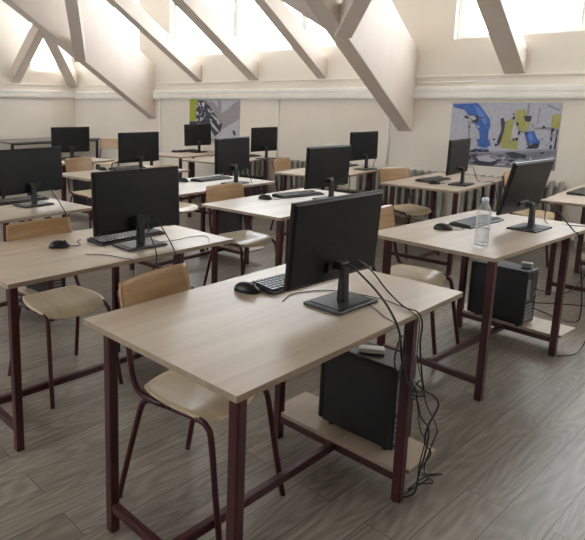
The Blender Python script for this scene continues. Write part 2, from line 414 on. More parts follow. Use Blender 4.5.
# ------------------------------------------------------------------ wall things
def poster(name, yl, yr, z0, z1, base, art, lab):
    o = empty(name, (XR-.001, (yl+yr)/2, z0), 0, lab, 'poster')
    W = yl-yr; H = z1-z0
    m = MB(); m.box(-.006, 0, -W/2, W/2, 0, H, mat=base)
    for k, (mat, pl) in enumerate(art):
        x = -.0062-.00012*k
        vs = [m.bm.verts.new((x, W/2-min(max(s, 0), 1)*W, H-min(max(t, 0), 1)*H)) for s, t in pl]
        f = m.bm.faces.new(vs); f.material_index = m.mi(mat)
        f.normal_update()
        if f.normal.x > 0: f.normal_flip()
    m.build('print', None, o, recalc=False)
    return o
FACT = [
('p_floor',[(-0.007, 0.8), (0.191, 0.772), (0.45, 0.759), (1.012, 0.683), (1.006, 1.007), (0.565, 1.034), (-0.0, 1.0)]),
('p_line',[(0.191, 0.772), (0.45, 0.759), (0.726, 0.717), (1.011, 0.669), (1.013, 0.697), (0.729, 0.752), (0.452, 0.793), (0.193, 0.807)]),
('p_line',[(0.362, 1.007), (0.638, 0.903), (0.989, 0.772), (0.991, 0.8), (0.65, 0.938), (0.443, 1.024)]),
('p_dark',[(0.195, 0.869), (0.273, 0.817), (0.355, 0.852), (0.497, 0.903), (0.462, 0.99), (0.322, 1.007), (0.218, 0.938)]),
('p_pale',[(0.275, 0.852), (0.374, 0.834), (0.481, 0.897), (0.419, 0.931), (0.318, 0.921)]),
('p_dark',[(0.55, 0.772), (0.629, 0.748), (0.751, 0.793), (0.735, 0.852), (0.615, 0.852)]),
('p_pale',[(0.491, 0.024), (0.703, 0.007), (0.706, 0.062), (0.494, 0.076)]),
('p_line',[(0.707, 0.007), (0.73, 0.007), (0.729, 0.179), (0.71, 0.179)]),
('p_line',[(0.878, 0.014), (0.981, 0.097), (0.979, 0.124), (0.872, 0.041)]),
('p_line',[(0.808, 0.076), (0.824, 0.076), (0.816, 0.317), (0.804, 0.317)]),
('p_blue',[(0.001, 0.028), (0.113, 0.021), (0.248, 0.007), (0.29, 0.076), (0.333, 0.162), (0.376, 0.248), (0.394, 0.352), (0.379, 0.438), (0.381, 0.576), (0.302, 0.576), (0.289, 0.455), (0.254, 0.386), (0.229, 0.248), (0.168, 0.197), (0.126, 0.117), (0.028, 0.083)]),
('p_lblue',[(0.22, 0.041), (0.271, 0.083), (0.335, 0.214), (0.359, 0.317), (0.331, 0.334), (0.288, 0.248), (0.244, 0.145)]),
('p_dark',[(0.13, 0.214), (0.207, 0.186), (0.276, 0.214), (0.271, 0.31), (0.233, 0.334), (0.186, 0.255), (0.139, 0.255)]),
('p_pale',[(0.153, 0.207), (0.227, 0.207), (0.253, 0.255), (0.221, 0.283)]),
('p_blue',[(0.272, 0.576), (0.397, 0.576), (0.41, 0.669), (0.358, 0.717), (0.291, 0.69)]),
('p_line',[(0.174, 0.248), (0.198, 0.248), (0.207, 0.772), (0.191, 0.772)]),
('p_dark',[(0.192, 0.783), (0.269, 0.731), (0.399, 0.731), (0.401, 0.772), (0.252, 0.793)]),
('p_dark',[(0.479, 0.248), (0.506, 0.231), (0.526, 0.317), (0.607, 0.197), (0.61, 0.241), (0.529, 0.386), (0.519, 0.559), (0.482, 0.679), (0.466, 0.61), (0.496, 0.421)]),
('p_yel',[(0.524, 0.283), (0.59, 0.241), (0.608, 0.386), (0.588, 0.559), (0.658, 0.576), (0.657, 0.714), (0.506, 0.697), (0.504, 0.576), (0.523, 0.421)]),
('p_white',[(0.604, 0.317), (0.63, 0.352), (0.645, 0.524), (0.597, 0.541), (0.594, 0.421)]),
('p_yel',[(0.603, 0.128), (0.679, 0.083), (0.717, 0.179), (0.741, 0.317), (0.72, 0.455), (0.66, 0.438), (0.624, 0.317)]),
('p_dark',[(0.685, 0.197), (0.754, 0.197), (0.749, 0.283), (0.704, 0.276)]),
('p_blue',[(0.705, 0.438), (0.787, 0.421), (0.824, 0.541), (0.856, 0.576), (0.821, 0.645), (0.742, 0.645), (0.727, 0.559)]),
('p_lblue',[(0.731, 0.462), (0.769, 0.448), (0.796, 0.559), (0.757, 0.576)]),
('p_dark',[(0.769, 0.61), (0.848, 0.6), (0.839, 0.679), (0.735, 0.697)]),
('p_line',[(0.784, 0.369), (0.979, 0.352), (0.977, 0.386), (0.786, 0.397)]),
('p_yel',[(0.924, 0.179), (0.995, 0.162), (1.0, 0.369), (0.932, 0.379)]),
('p_dark',[(0.932, 0.386), (0.946, 0.386), (0.953, 0.679), (0.933, 0.679)]),
('p_dark',[(0.977, 0.386), (0.991, 0.386), (0.986, 0.679), (0.97, 0.679)]),
('p_line',[(0.918, 0.472), (0.987, 0.462), (0.985, 0.49), (0.921, 0.503)]),
]
HAND = [
('p_lime',[(0.0, 0.0), (0.177, 0.0), (0.14, 0.219), (0.165, 0.438), (0.116, 0.534), (0.0, 0.534)]),
('p_pale',[(0.358, 0.0), (1.0, 0.0), (1.0, 0.082), (0.673, 0.329), (0.504, 0.11)]),
('p_mid',[(0.649, 0.342), (0.915, 0.068), (1.0, 0.041), (1.0, 0.438), (0.673, 0.685), (0.625, 0.493)]),
('p_line',[(0.564, 0.027), (0.637, 0.041), (0.649, 0.301), (0.6, 0.274)]),
('p_pale',[(0.673, 0.699), (1.0, 0.452), (1.0, 1.0), (0.649, 1.0)]),
('p_mid',[(0.322, 0.027), (0.504, 0.082), (0.673, 0.329), (0.673, 0.603), (0.552, 0.438), (0.383, 0.164)]),
('p_dark',[(0.177, 0.027), (0.322, 0.041), (0.431, 0.192), (0.576, 0.438), (0.673, 0.575), (0.637, 0.74), (0.504, 0.877), (0.431, 1.0), (0.0, 1.0), (0.0, 0.534), (0.14, 0.521), (0.14, 0.274)]),
('p_white',[(0.177, 0.082), (0.213, 0.068), (0.225, 0.137), (0.189, 0.164)]),
('p_white',[(0.262, 0.068), (0.315, 0.11), (0.298, 0.192), (0.262, 0.164)]),
('p_white',[(0.14, 0.301), (0.194, 0.315), (0.189, 0.37), (0.145, 0.362)]),
('p_white',[(0.37, 0.205), (0.443, 0.288), (0.426, 0.329), (0.383, 0.274)]),
('p_white',[(0.443, 0.329), (0.552, 0.425), (0.637, 0.534), (0.6, 0.548), (0.504, 0.438)]),
('p_white',[(0.412, 0.466), (0.479, 0.548), (0.6, 0.712), (0.625, 0.767), (0.576, 0.74), (0.467, 0.616)]),
('p_white',[(0.412, 0.63), (0.467, 0.74), (0.516, 0.836), (0.504, 0.932), (0.467, 0.932), (0.431, 0.795)]),
('p_pale',[(0.116, 0.466), (0.189, 0.452), (0.177, 0.521), (0.128, 0.526)]),
('p_pale',[(0.225, 0.425), (0.286, 0.438), (0.262, 0.507), (0.218, 0.499)]),
('p_dark',[(0.867, 0.712), (0.915, 0.699), (0.939, 0.795), (0.891, 0.808)]),
]
def speck(n, mats, s0, s1, t0, t1, ln, ht):
    out = []
    for _ in range(n):
        s, t = random.uniform(s0, s1), random.uniform(t0, t1); a = random.uniform(.3, 1)*ln; q = random.uniform(.4, 1)*ht; k = random.uniform(-.6, .6)*q
        out.append((random.choice(mats), [(s, t), (s+a, t+k), (s+a*.8, t+k+q), (s-a*.1, t+q)]))
    return out
FACT += speck(34, ['p_dark', 'p_pale', 'p_line', 'p_grey'], .18, .9, .80, .95, .07, .03)
FACT += speck(16, ['p_dark', 'p_line'], .42, .80, .12, .66, .03, .06)
FACT += speck(8, ['p_dark', 'p_white'], .16, .30, .18, .40, .03, .03)
FACT += speck(10, ['p_lblue', 'p_dark'], .28, .38, .60, .76, .03, .03)
FACT += speck(10, ['p_line', 'p_dark', 'p_pale'], .84, .95, .30, .75, .03, .05)
HAND += speck(46, ['p_white', 'p_pale', 'p_line', 'p_mid'], .14, .46, .06, .62, .035, .05)
HAND += speck(10, ['p_white', 'p_dark'], .42, .62, .35, .9, .03, .08)
poster('wall_poster', 2.5, 1.40, .795, 1.505, 'p_grey', FACT, 'printed poster of blue and yellow factory robot arms on the window wall')
poster('wall_poster', 6.64, 5.60, .86, 1.545, 'p_pale', HAND, 'printed poster of a grey hand and dark machinery with a lime strip')
def radiator(y0, y1, lab):
    n = int((y1-y0)/.086); c = (y0+y1)/2; o = empty('wall_radiator', (XR-.1, c, 0), 0, lab, 'radiator', 'ribbed radiators under the windows')
    m = MB()
    for k in range(n):
        y = (k-(n-1)/2)*.086
        m.box(-.075, .07, y-.021, y+.021, .13, .70, .018)
    hw = (n*.086)/2
    m.tube([(0, -hw, .2), (0, hw, .2)], .022, smooth=1); m.tube([(0, -hw, .63), (0, hw, .63)], .022, smooth=1)
    m.build('ribs', 'rad', o)
    for s in (-1, 1): MB().box(-.02, .02, s*(hw-.12)-.015, s*(hw-.12)+.015, 0, .14, .004).build('foot', 'rad', o)
    m = MB(); m.tube([(0, hw, .2), (0, hw+.05, .2), (0, hw+.07, .16), (0, hw+.07, 0)], .014); m.build('pipe', 'rad', o)
radiator(.1, 1.05, 'grey ribbed radiator beyond the desk at the right edge')
radiator(1.25, 2.3, 'grey ribbed radiator below the factory poster')
radiator(2.45, 3.6, 'grey ribbed radiator behind the desk below the deep beam end')
radiator(3.85, 4.8, 'grey ribbed radiator behind the desk right of the hand poster')
radiator(5.0, 5.95, 'grey ribbed radiator behind the white desk below the hand poster')
def conduit(pts, r, lab, name='wall_conduit'):
    o = MB().tube(pts, r, 8, smooth=1).build(name, 'white'); return tag(o, lab, 'conduit', 'white conduits on the window wall')
conduit([(XR-.012, 4.9, .72), (XR-.012, 4.9, 1.545)], .012, 'thin white vertical conduit right of the hand poster')
conduit([(XR-.014, 3.24, .72), (XR-.014, 3.24, 1.545)], .014, 'white vertical conduit just left of the deep beam end')
conduit([(XR-.014, 7.32, .05), (XR-.014, 7.32, 1.545)], .014, 'white vertical conduit right of the far deep beam end')
conduit([(XR-.03, 2.93, 1.735), (XR-.03, 2.25, 1.735)], .01, 'thin horizontal conduit above the trunking near the factory poster')

# ------------------------------------------------------------------ desks
def make_desk():
    o = empty('computer_desk', (0, 0, 0))
    m = MB(); m.box(-.65, .65, -.357, .357, .7305, .75, .0015, 'oakedge')
    m.box(-.6492, .6492, -.3562, .3562, .7498, .7507, 0, 'oak')
    m.build('tabletop', None, o)
    XA, XB = -.62, .285; YA, YB_ = .237, -.335
    for x in (XA, XB):
        for y in (YA, YB_): MB().box(x-.018, x+.018, y-.018, y+.018, 0, .7305, .005).build('leg', 'maroon', o)
    for x in (XA, XB): MB().box(x-.014, x+.014, YB_+.017, YA-.017, .08, .112, .004).build('foot_rail', 'maroon', o)
    yc = (YA+YB_)/2
    MB().box(XA+.013, XB-.013, yc-.014, yc+.014, .08, .112, .004).build('stretcher', 'maroon', o)
    m = MB(); m.box(XB-.012, XB+.02, YB_+.02, YA-.02, .1125, .129, 0, 'oakedge'); m.box(XB-.012, XB+.02, YB_+.02, YA-.02, .1285, .1297, 0, 'oak'); m.box(XB+.019, XB+.235, YB_-.03, YA+.03, .1125, .129, .0015, 'oakedge'); m.box(XB+.0195, XB+.2345, YB_-.0295, YA+.0295, .1285, .1297, 0, 'oak')
    # notches around the legs are left to the overlap-free strip between them
    m.build('computer_shelf', None, o)
    return o
DESK_GROUP = 'pale oak computer desks with maroon legs'
desks = {}
proto = make_desk()
def place_desk(key, lx, ly, rot, lab):
    o = proto if not desks else copy_tree(proto)
    a = R(rot); u, v = .65, .357
    o.location = (lx+u*math.cos(a)+v*math.sin(a), ly+u*math.sin(a)-v*math.cos(a), 0)
    o.rotation_euler = (0, 0, a); tag(o, lab, 'desk', DESK_GROUP); desks[key] = o
DK = {
'M1': (1.17, 1.547, -5.2, 'large oak desk in front with one monitor, computer tower and hanging cable tangle'),
'R1': (3.165, 1.492, -9, 'oak desk with a plastic water bottle on it'),
'L1': (1.266, 2.777, -5.9, 'oak desk directly behind the front desk, cables drooping over its front edge'),
'M2': (3.217, 2.806, -3, 'pale desk partly hidden by the front monitor, a chair tucked under it'),
'L2': (3.433, 3.946, -3.1, 'bright desk with its monitor overlapping the right part of the hand poster'),
'R2': (5.315, 2.419, -2.6, 'oak desk by the radiator, its monitor in front of the factory poster'),
'M3': (5.307, 3.606, 3, 'desk by the window wall, just left of the deep beam end'),
'L3': (5.639, 5.265, 3, 'desk by the window wall just right of the hand poster'),
'LL1': (1.3, 4.0, -2, 'oak desk cut by the left edge, third from the front in its row'),
'LL2': (3.53, 5.1, 0, 'desk showing just above the wide black monitor of the second desk'),
'LLL': (3.68, 6.55, 0, 'desk at the far end of the middle row, in front of the dark table'),
'LL3': (5.9, 6.25, 0, 'desk below the lime end of the hand poster'),
'R3': (5.27, 1.08, -2, 'oak desk cut by the right edge, near the radiators'),
}
for k, v in DK.items(): place_desk(k, *v)
def on_desk(key, u, v):
    lx, ly, rot, _ = DK[key]; a = R(rot)
    return (lx+u*math.cos(a)+v*math.sin(a), ly+u*math.sin(a)-v*math.cos(a))
ZT = .7507

# ------------------------------------------------------------------ monitors
def make_monitor():
    o = empty('monitor', (0, 0, 0))
    m = MB()
    m.box(-.12, .12, -.08, .08, 0, .011, .004); m.box(-.1, .1, -.065, .065, .011, .0135, .001)
    m.build('stand_base', 'black', o)
    m = MB(); m.prism([(-.022, .012), (.008, .012), (.004, .15), (-.014, .15)], -.019, .019, 'x', bev=.004)
    m.box(-.024, .024, -.010, .030, .128, .158, .005)
    m.build('stand_neck', 'black', o)
    p = MB()
    p.box(-.27, .27, .004, .020, -.159, .159, .004)
    p.hexa([(-.266, .006, -.155), (.266, .006, -.155), (.256, -.001, -.146), (-.256, -.001, -.146),
            (-.266, .006, .156), (.266, .006, .156), (.256, -.001, .147), (-.256, -.001, .147)])
    pan = p.build('panel', 'blackback', o)
    s = MB(); s.box(-.2635, .2635, .0202, .0212, -.140, .1535); s.build('screen', 'screen', pan)
    s = MB(); s.box(-.06, .06, -.010, .0, -.125, -.088, .004); s.box(-.035, .035, -.013, -.008, -.112, -.100, .002); s.build('port_cover', 'black', pan)
    for x in (-.05, .05):
        for z in (-.01, .09): MB().tube([(x, -.0025, z), (x, .002, z)], .0028, 8, smooth=1).build('mount_hole', 'screen', pan)
    s = MB(); s.box(.19, .24, .012, .016, -.163, -.158, .001); s.build('button_bar', 'black', pan)
    return o
MON = {
'M1': (1.968, 1.036, .985, -7.3, 3.2, 'large black monitor on the front desk, nearest of all'),
'R1': (4.0, .893, .997, -9, 12, 'black monitor leaning back beside the water bottle'),
'L1': (2.055, 2.217, .982, -7.9, -2.5, 'wide black monitor on the desk directly behind the front desk'),
'L2': (4.32, 3.377, 1.012, 3, -1.4, 'bluish sheen black monitor between the hand poster and the front monitor'),
'M2': (4.137, 2.293, .999, -7.4, 1.4, 'black monitor partly behind the top of the front monitor'),
'LLL': (4.571, 6.198, 1.01, -9, .5, 'black monitor in front of the dark table at the end wall'),
'LL2': (4.333, 4.661, 1.01, -5.5, -.5, 'black monitor just behind the wide monitor, below the far deep beam end'),
'LL3': (6.738, 5.949, 1.01, -5.7, -3, 'small far monitor in front of the lime end of the hand poster'),
'L3': (6.571, 4.614, 1.01, -3.9, -.6, 'small far monitor right of the hand poster'),
'M3': (6.348, 3.088, 1.015, -6.9, -1.5, 'black monitor below the end of the nearer deep beam'),
'R2': (5.773, 1.872, 1.008, .3, .6, 'narrow-looking black monitor in front of the factory poster'),
'LL1': (2.347, 3.655, .993, 1.5, -2, 'black monitor cut by the left edge of the photo'),
}
mons = {}
mproto = make_monitor()
for k, (x, y, z, yaw, ti, lab) in MON.items():
    o = mproto if not mons else copy_tree(mproto)
    a = R(yaw); d = .042
    sx = .025
    o.location = (x+d*math.sin(a)-sx*math.cos(a), y-d*math.cos(a)-sx*math.sin(a), ZT); o.rotation_euler = (0, 0, a)
    tag(o, lab, 'monitor', 'black flat monitors seen from behind'); mons[k] = o
    for c in o.children:
        if c.name.startswith('panel'): c.location = (sx, d, z-ZT); c.rotation_euler = (R(ti), 0, 0)

# ------------------------------------------------------------------ keyboards and mice
def make_keyboard():
    o = empty('keyboard', (0, 0, 0))
    m = MB(); m.prism([(-.068, 0), (.068, 0), (.068, .019), (.055, .019), (-.062, .011), (-.068, .008)], -.22, .22, 'x', bev=.0025)
    m.build('body', 'black', o)
    m = MB()
    rows = [(-.047, 10), (-.028, 12), (-.009, 13), (.010, 14), (.029, 14), (.049, 14)]
    for y, n in rows:
        z = .0118+(y+.062)*.0684
        x0, x1 = -.212, .085
        if y < -.04: ks = [(-.212, -.17), (-.166, -.145), (-.141, -.12), (-.116, -.01), (-.006, .015), (.019, .04), (.044, .085)]
        else:
            w = (x1-x0)/n; ks = [(x0+i*w+.0012, x0+(i+1)*w-.0012) for i in range(n)]
        ks += [(.096+i*.0185, .096+i*.0185+.016) for i in range(6 if y not in (.01, -.009) else 3)] if True else []
        for a, b in ks: m.box(a, b, y-.0082, y+.0082, z-.001, z+.006, .0015, seg=1)
    m.build('keys', 'key', o)
    return o
KB = {
'M1': (2.065, 1.26, -9, 'black keyboard beside the mouse, half behind the front monitor'),
'L1': (2.10, 2.36, -3, 'black keyboard under the wide monitor behind the front desk'),
'M2': (4.09, 2.53, -15, 'black keyboard on the bright desk just above the front monitor'),
'L2': (4.35, 3.66, -5, 'black keyboard on the bright desk in front of the bluish monitor'),
'R2': (5.88, 2.13, -8, 'black keyboard on the desk by the radiator, left of the narrow-looking monitor'),
'R1': (3.93, 1.135, -8, 'black keyboard right behind the water bottle'),
'L3': (6.62, 4.93, 0, 'black keyboard on the far desk right of the hand poster'),
'M3': (6.45, 3.37, 0, 'black keyboard on the desk left of the nearer deep beam end'),
'LL1': (2.33, 3.82, 0, 'black keyboard behind the monitor cut by the left edge'),
'LLL': (4.64, 6.40, -3, 'black keyboard on the desk in front of the dark table'),
'LL3': (6.70, 6.14, 0, 'black keyboard on the desk below the lime end of the hand poster'),
'R3': (5.97, .92, -4, 'black keyboard on the desk cut by the right edge'),
'LL2': (4.40, 4.93, -3, 'black keyboard on the desk just behind the wide monitor'),
}
kproto = make_keyboard(); first = True
for k, (x, y, a, lab) in KB.items():
    o = kproto if first else copy_tree(kproto); first = False
    o.location = (x, y, ZT); o.rotation_euler = (0, 0, R(a)); tag(o, lab, 'keyboard', 'black keyboards on the desks')

def make_mouse():
    o = empty('mouse', (0, 0, 0))
    m = MB()
    n = 16; prof = []
    for i in range(9):
        t = math.pi/2*i/8; prof.append((math.cos(t), math.sin(t)))
    rings = []
    for cr, sz in prof:
        ring = []
        for j in range(n):
            a = 2*math.pi*j/n; x = .031*math.cos(a)*cr*(1-.12*math.sin(a)); y = .054*math.sin(a)*cr
            ring.append(m.bm.verts.new((x, y, .003+.034*sz*(1-.0)*(1+.12*(y/.054)))))
        rings.append(ring)
    base = [m.bm.verts.new((v.co.x*.96, v.co.y*.96, 0)) for v in rings[0]]
    m.bm.faces.new(base[::-1])
    for A, B in zip([base]+rings, rings):
        for j in range(n): m.bm.faces.new((A[j], A[(j+1) % n], B[(j+1) % n], B[j])).smooth = True
    m.build('body', 'black', o)
    m = MB(); m.tube([(-.004, -.028, .029), (.004, -.028, .029)], .0075, 10, smooth=1); m.build('scroll_wheel', 'grey', o)
    m = MB(); m.tube([(0, -.050, .006), (.004, -.085, .003), (.03, -.11, .003), (.09, -.1, .003), (.14, -.125, .003)], .0017, 6); m.build('cord', 'black', o)
    return o
MS = {
'M1': (1.805, 1.33, 15, 'black computer mouse on the front desk'),
'L1': (1.71, 2.44, 60, 'black mouse alone on the left of the desk behind the front one'),
'M2': (3.745, 2.61, 20, 'black mouse left of the keyboard just above the front monitor'),
'L2': (4.04, 3.75, 25, 'black mouse peeking out beside the wide monitor'),
'R1': (3.575, 1.215, 20, 'black mouse on the desk left of the water bottle'),
'LL2': (4.10, 5.0, 20, 'black mouse above the top edge of the wide monitor'),
'LL3': (6.42, 6.14, 20, 'black mouse on the desk below the lime end of the hand poster'),
'R2': (5.63, 2.03, 40, 'black mouse in front of the keyboard by the radiator'),
}
sproto = make_mouse(); first = True
for k, (x, y, a, lab) in MS.items():
    o = sproto if first else copy_tree(sproto); first = False
    o.location = (x, y, ZT); o.rotation_euler = (0, 0, R(a)); tag(o, lab, 'mouse', 'black mice on the desks')

# ------------------------------------------------------------------ computer towers on the desk shelves (rear panel faces -Y)
def make_tower():
    o = empty('computer_tower', (0, 0, 0))
    m = MB(); m.box(-.078, .078, -.165, .155, .012, .355, .004); m.box(-.0800, -.078, -.14, .14, .03, .34, .001)
    m.build('case', 'case', o)
    for x in (-.06, .06):
        for y in (-.13, .12): MB().tube([(x, y, 0), (x, y, .0125)], .011, 10, smooth=1).build('foot', 'black', o)
    m = MB(); m.box(-.078, .078, .155, .178, .014, .353, .008); m.build('front_panel', 'black', o)
    m = MB(); m.box(-.072, .072, -.1675, -.165, .02, .348, .001); rp = m.build('rear_panel', 'case', o)
    s = MB(); s.box(-.07, -.025, -.1705, -.1673, .17, .30, .001); s.build('port_plate', 'grey', rp)
    s = MB()
    for k in range(5): s.box(-.07, .04, -.1697, -.1673, .045+k*.022, .058+k*.022, .001)
    s.build('slot_cover', 'grey', rp)
    s = MB()
    for r_ in (.036, .026, .016): s.tube([(.03+r_*math.cos(t*math.pi/8), -.1695, .225+r_*math.sin(t*math.pi/8)) for t in range(17)], .0018, 5, smooth=1)
    s.build('fan_grille', 'grey', rp)
    s = MB(); s.box(-.02, .06, -.1705, -.1673, .285, .338, .002); s.build('power_inlet', 'black', rp)
    return o
PCL = {
'M1': ('black tower on the front desk shelf, beside the cable tangle', .12),
'R1': ('black tower on the shelf under the water bottle desk', .12),
'L1': ('black tower under the desk directly behind the front desk', .1),
'M2': ('black tower under the bright desk behind the front monitor', .1),
'L2': ('black tower under the desk of the bluish monitor, beyond the tucked chair', .1),
'M3': ('black tower under the desk left of the nearer deep beam end', .1),
'L3': ('black tower under the far desk right of the hand poster', .1),
'LL1': ('black tower under the desk cut by the left edge', .1),
'LL2': ('black tower under the desk just behind the wide monitor', .1),
'LLL': ('black tower under the desk in front of the dark table', .1),
}
tproto = make_tower(); first = True; towers = {}
for k, (lab, du) in PCL.items():
    o = tproto if first else copy_tree(tproto); first = False
    x, y = on_desk(k, *((.968, .36) if k == 'R1' else (1.078, .455) if k == 'M1' else (1.055, .42)))
    o.location = (x, y, .1297); o.rotation_euler = (0, 0, R(DK[k][2])); towers[k] = o
    tag(o, lab, 'computer', 'black computer towers on the desk shelves')

# ------------------------------------------------------------------ chairs (sitter faces -Y)
def make_chair():
    o = empty('school_chair', (0, 0, 0))
    def seat(u, v):
        x, y = squircle(u, v, .55)
        z = .452 - .012*(1-(x*x)) + (.0 if y > -.4 else -.03*((-.4-y)/.6)**2) + .012*max(0, y)**2
        w = .192-.012*y
        return ((x*w, y*.165+.026, z), (0, 0, 1))
    MB().sheet(seat, 20, 20, .011, 'seat').build('seat', 'seat', o)
    def back(u, v):
        x, z = squircle(u, v, .86)
        y = .244 + .016*(1-x*x) + .035*(z)*.5 + .012*z*z*0
        n = Vector((x*.06, -1, .2))
        return ((x*.195, y, .752+z*.088), n)
    MB().sheet(back, 18, 10, .010, 'back').build('backrest', 'back', o)
    r = .0115
    for s in (-1, 1):
        MB().tube([(s*.205, -.215, 0), (s*.192, -.18, .2), (s*.181, -.15, .385), (s*.177, -.13, .42), (s*.176, -.095, .434), (s*.176, .02, .434)], r, 10).build('leg', 'maroon', o)
        MB().tube([(s*.210, .255, 0), (s*.196, .21, .2), (s*.183, .165, .385), (s*.178, .145, .42), (s*.176, .11, .434), (s*.176, .021, .434)], r, 10).build('leg', 'maroon', o)
        MB().tube([(s*.178, .05, .434), (s*.182, .12, .437), (s*.188, .175, .46), (s*.186, .205, .52), (s*.182, .225, .62), (s*.178, .252, .72), (s*.172, .274, .805)], r, 10).build('back_upright', 'maroon', o)
    MB().tube([(-.176, -.08, .43), (.176, -.08, .43)], .009, 8, smooth=1).build('seat_rail', 'maroon', o)
    MB().tube([(-.176, .1, .43), (.176, .1, .43)], .009, 8, smooth=1).build('seat_rail', 'maroon', o)
    for x, z in ((-.15, .70), (-.15, .80), (.15, .70), (.15, .80)):
        y = .244+.016*(1-(x/.195)**2)+.0175*((z-.752)/.088)
        MB().tube([(x, y-.009, z), (x, y+.012, z)], .005, 8, smooth=1).build('rivet', 'grey', o)
    return o
CH = [
(1.545, 1.303, 4, 'beech school chair tucked under the front desk'),
(1.755, 2.47, -6, 'beech school chair tucked under the desk directly behind the front one'),
(3.63, 2.70, -10, 'beech school chair with pale seat under the bright desk behind the front monitor'),
(3.535, 1.33, 2, 'beech school chair tucked under the water bottle desk'),
(5.86, 2.33, -24, 'beech school chair tucked under the desk by the radiator'),
(4.28, 4.03, 0, 'beech school chair behind the desk of the bluish monitor'),
(6.45, 1.34, -8, 'beech school chair glimpsed between two monitors in front of the factory poster'),
(5.98, 3.68, 5, 'beech school chair behind the desk left of the nearer deep beam end'),
(4.24, 5.36, 0, 'beech school chair behind the desk just above the wide monitor'),
(6.72, 8.12, -62, 'turned beech school chair alone near the far corner'),
]
cproto = make_chair(); first = True
for x, y, a, lab in CH:
    o = cproto if first else copy_tree(cproto); first = False
    o.location = (x, y, 0); o.rotation_euler = (0, 0, R(a)); tag(o, lab, 'chair', 'beech school chairs with maroon tube frames')

# ------------------------------------------------------------------ dark side table along the end wall
o = empty('side_table', (6.2, 9.2, 0), 0, 'long dark-topped table with thin black legs along the end wall', 'table')
MB().box(-.95, .95, -.42, .42, .785, .815, .004).build('tabletop', 'darktop', o)
for x in (-.9, .9):
    for y in (-.38, .38): MB().box(x-.02, x+.02, y-.02, y+.02, 0, .785, .003).build('leg', 'darkleg', o)
for y in (-.38, .38): MB().box(-.88, .88, y-.015, y+.015, .762, .785, .003).build('apron', 'darkleg', o)

# ------------------------------------------------------------------ water bottle
o = empty('water_bottle', (3.32, .93, ZT), 0, 'clear plastic water bottle half full on the desk', 'bottle')
o.scale = (1.12, 1.12, 1.12)
k = .0315
prof = [(0, .004), (.022, .001), (.029, .004), (k, .012), (k, .04), (k-.0025, .045), (k, .05), (k, .085), (k-.003, .095), (k-.003, .10), (k, .11), (k, .118), (k-.0025, .123), (k, .128), (k, .136), (k-.0025, .141), (k, .146),
        (.0305, .158), (.026, .174), (.019, .19), (.0135, .2), (.0125, .206), (.0125, .214)]
MB().lathe(prof, 28).build('bottle_shell', 'plastic', o)
MB().lathe([(0, .006), (.022, .004), (.0275, .007), (.0295, .014), (.0295, .04), (.0275, .045), (.0295, .05), (.0295, .078), (0, .078)], 28).build('water', 'water', o)
MB().lathe([(0, .2225), (.0145, .2225), (.0155, .221), (.0155, .207), (.0150, .206), (0, .206)], 24).build('cap', 'cap', o)

# ------------------------------------------------------------------ cables
def cable(pts, r, lab, name='cable', mat='black', n=6, smooth=6):
    o = MB().tube(pts, r, n, smooth=smooth).build(name, mat)
    return tag(o, lab, 'cable', 'loose black cables')
def from_monitor(k, x, y, z):
    mo = mons[k]; a = mo.rotation_euler.z
    return (mo.location.x+x*math.cos(a)-y*math.sin(a), mo.location.y+x*math.sin(a)+y*math.cos(a), ZT+z)
def dk(k, u, v, z):
    x, y = on_desk(k, u, v); return (x, y, z)
fm = from_monitor
# front desk: two cables leave the monitor and go over the front edge, then a tangle behind the tower
cable([fm('M1', -.005, -.005, .145), fm('M1', .0, -.03, .15), dk('M1', .815, .55, .878), dk('M1', .795, .64, .828), dk('M1', .772, .705, .778), dk('M1', .768, .738, .72), dk('M1', .785, .745, .62), dk('M1', 0.870, 0.735, 0.5000), dk('M1', 1.000, 0.720, 0.4300), dk('M1', 1.065, 0.630, 0.3800)], .0042,
      'thick black cable arching from the front monitor over the desk edge', 'monitor_cable')
cable([fm('M1', .01, -.005, .145), fm('M1', .05, -.03, .16), dk('M1', 0.930, 0.530, 0.8620), dk('M1', 0.950, 0.580, 0.8000), dk('M1', 0.935, 0.660, 0.7590), dk('M1', 0.925, 0.715, 0.7570), dk('M1', 0.922, 0.738, 0.7200), dk('M1', 0.910, 0.742, 0.6500), dk('M1', 0.945, 0.742, 0.5200), dk('M1', 1.000, 0.730, 0.4200), dk('M1', 1.080, 0.630, 0.3600)], .003,
      'thinner black cable beside the arching one on the front desk', 'monitor_cable')
cable([dk('M1', 0.660, 0.330, 0.7535), dk('M1', 0.760, 0.300, 0.7535), dk('M1', 0.900, 0.360, 0.7535), dk('M1', 0.960, 0.500, 0.7535), dk('M1', 0.955, 0.620, 0.7535), dk('M1', 0.905, 0.715, 0.7545), dk('M1', 0.905, 0.736, 0.7200), dk('M1', 0.900, 0.740, 0.6000), dk('M1', 0.960, 0.740, 0.4600), dk('M1', 1.080, 0.630, 0.3200)], .0017,
      'thin black cord lying across the front desk under the monitor base', 'keyboard_cable')
cable([dk('M1', 0.880, 0.500, 0.7535), dk('M1', 0.860, 0.580, 0.7535), dk('M1', 0.800, 0.660, 0.7535), dk('M1', 0.770, 0.715, 0.7535), dk('M1', 0.765, 0.735, 0.7300), dk('M1', 0.770, 0.738, 0.6600)], .0015,
      'thin cord crossing the front desk in front of the monitor base', 'mouse_cable')
cable([dk('M1', 0.800, 0.742, 0.6400), dk('M1', 0.785, 0.748, 0.7000), dk('M1', 0.760, 0.750, 0.7220), dk('M1', 0.730, 0.750, 0.6900), dk('M1', 0.722, 0.750, 0.6400), dk('M1', 0.745, 0.750, 0.6050), dk('M1', 0.775, 0.748, 0.6150), dk('M1', 0.800, 0.742, 0.6600)], .003,
      'small black cable loop hanging just under the front desk edge', 'cable_loop')
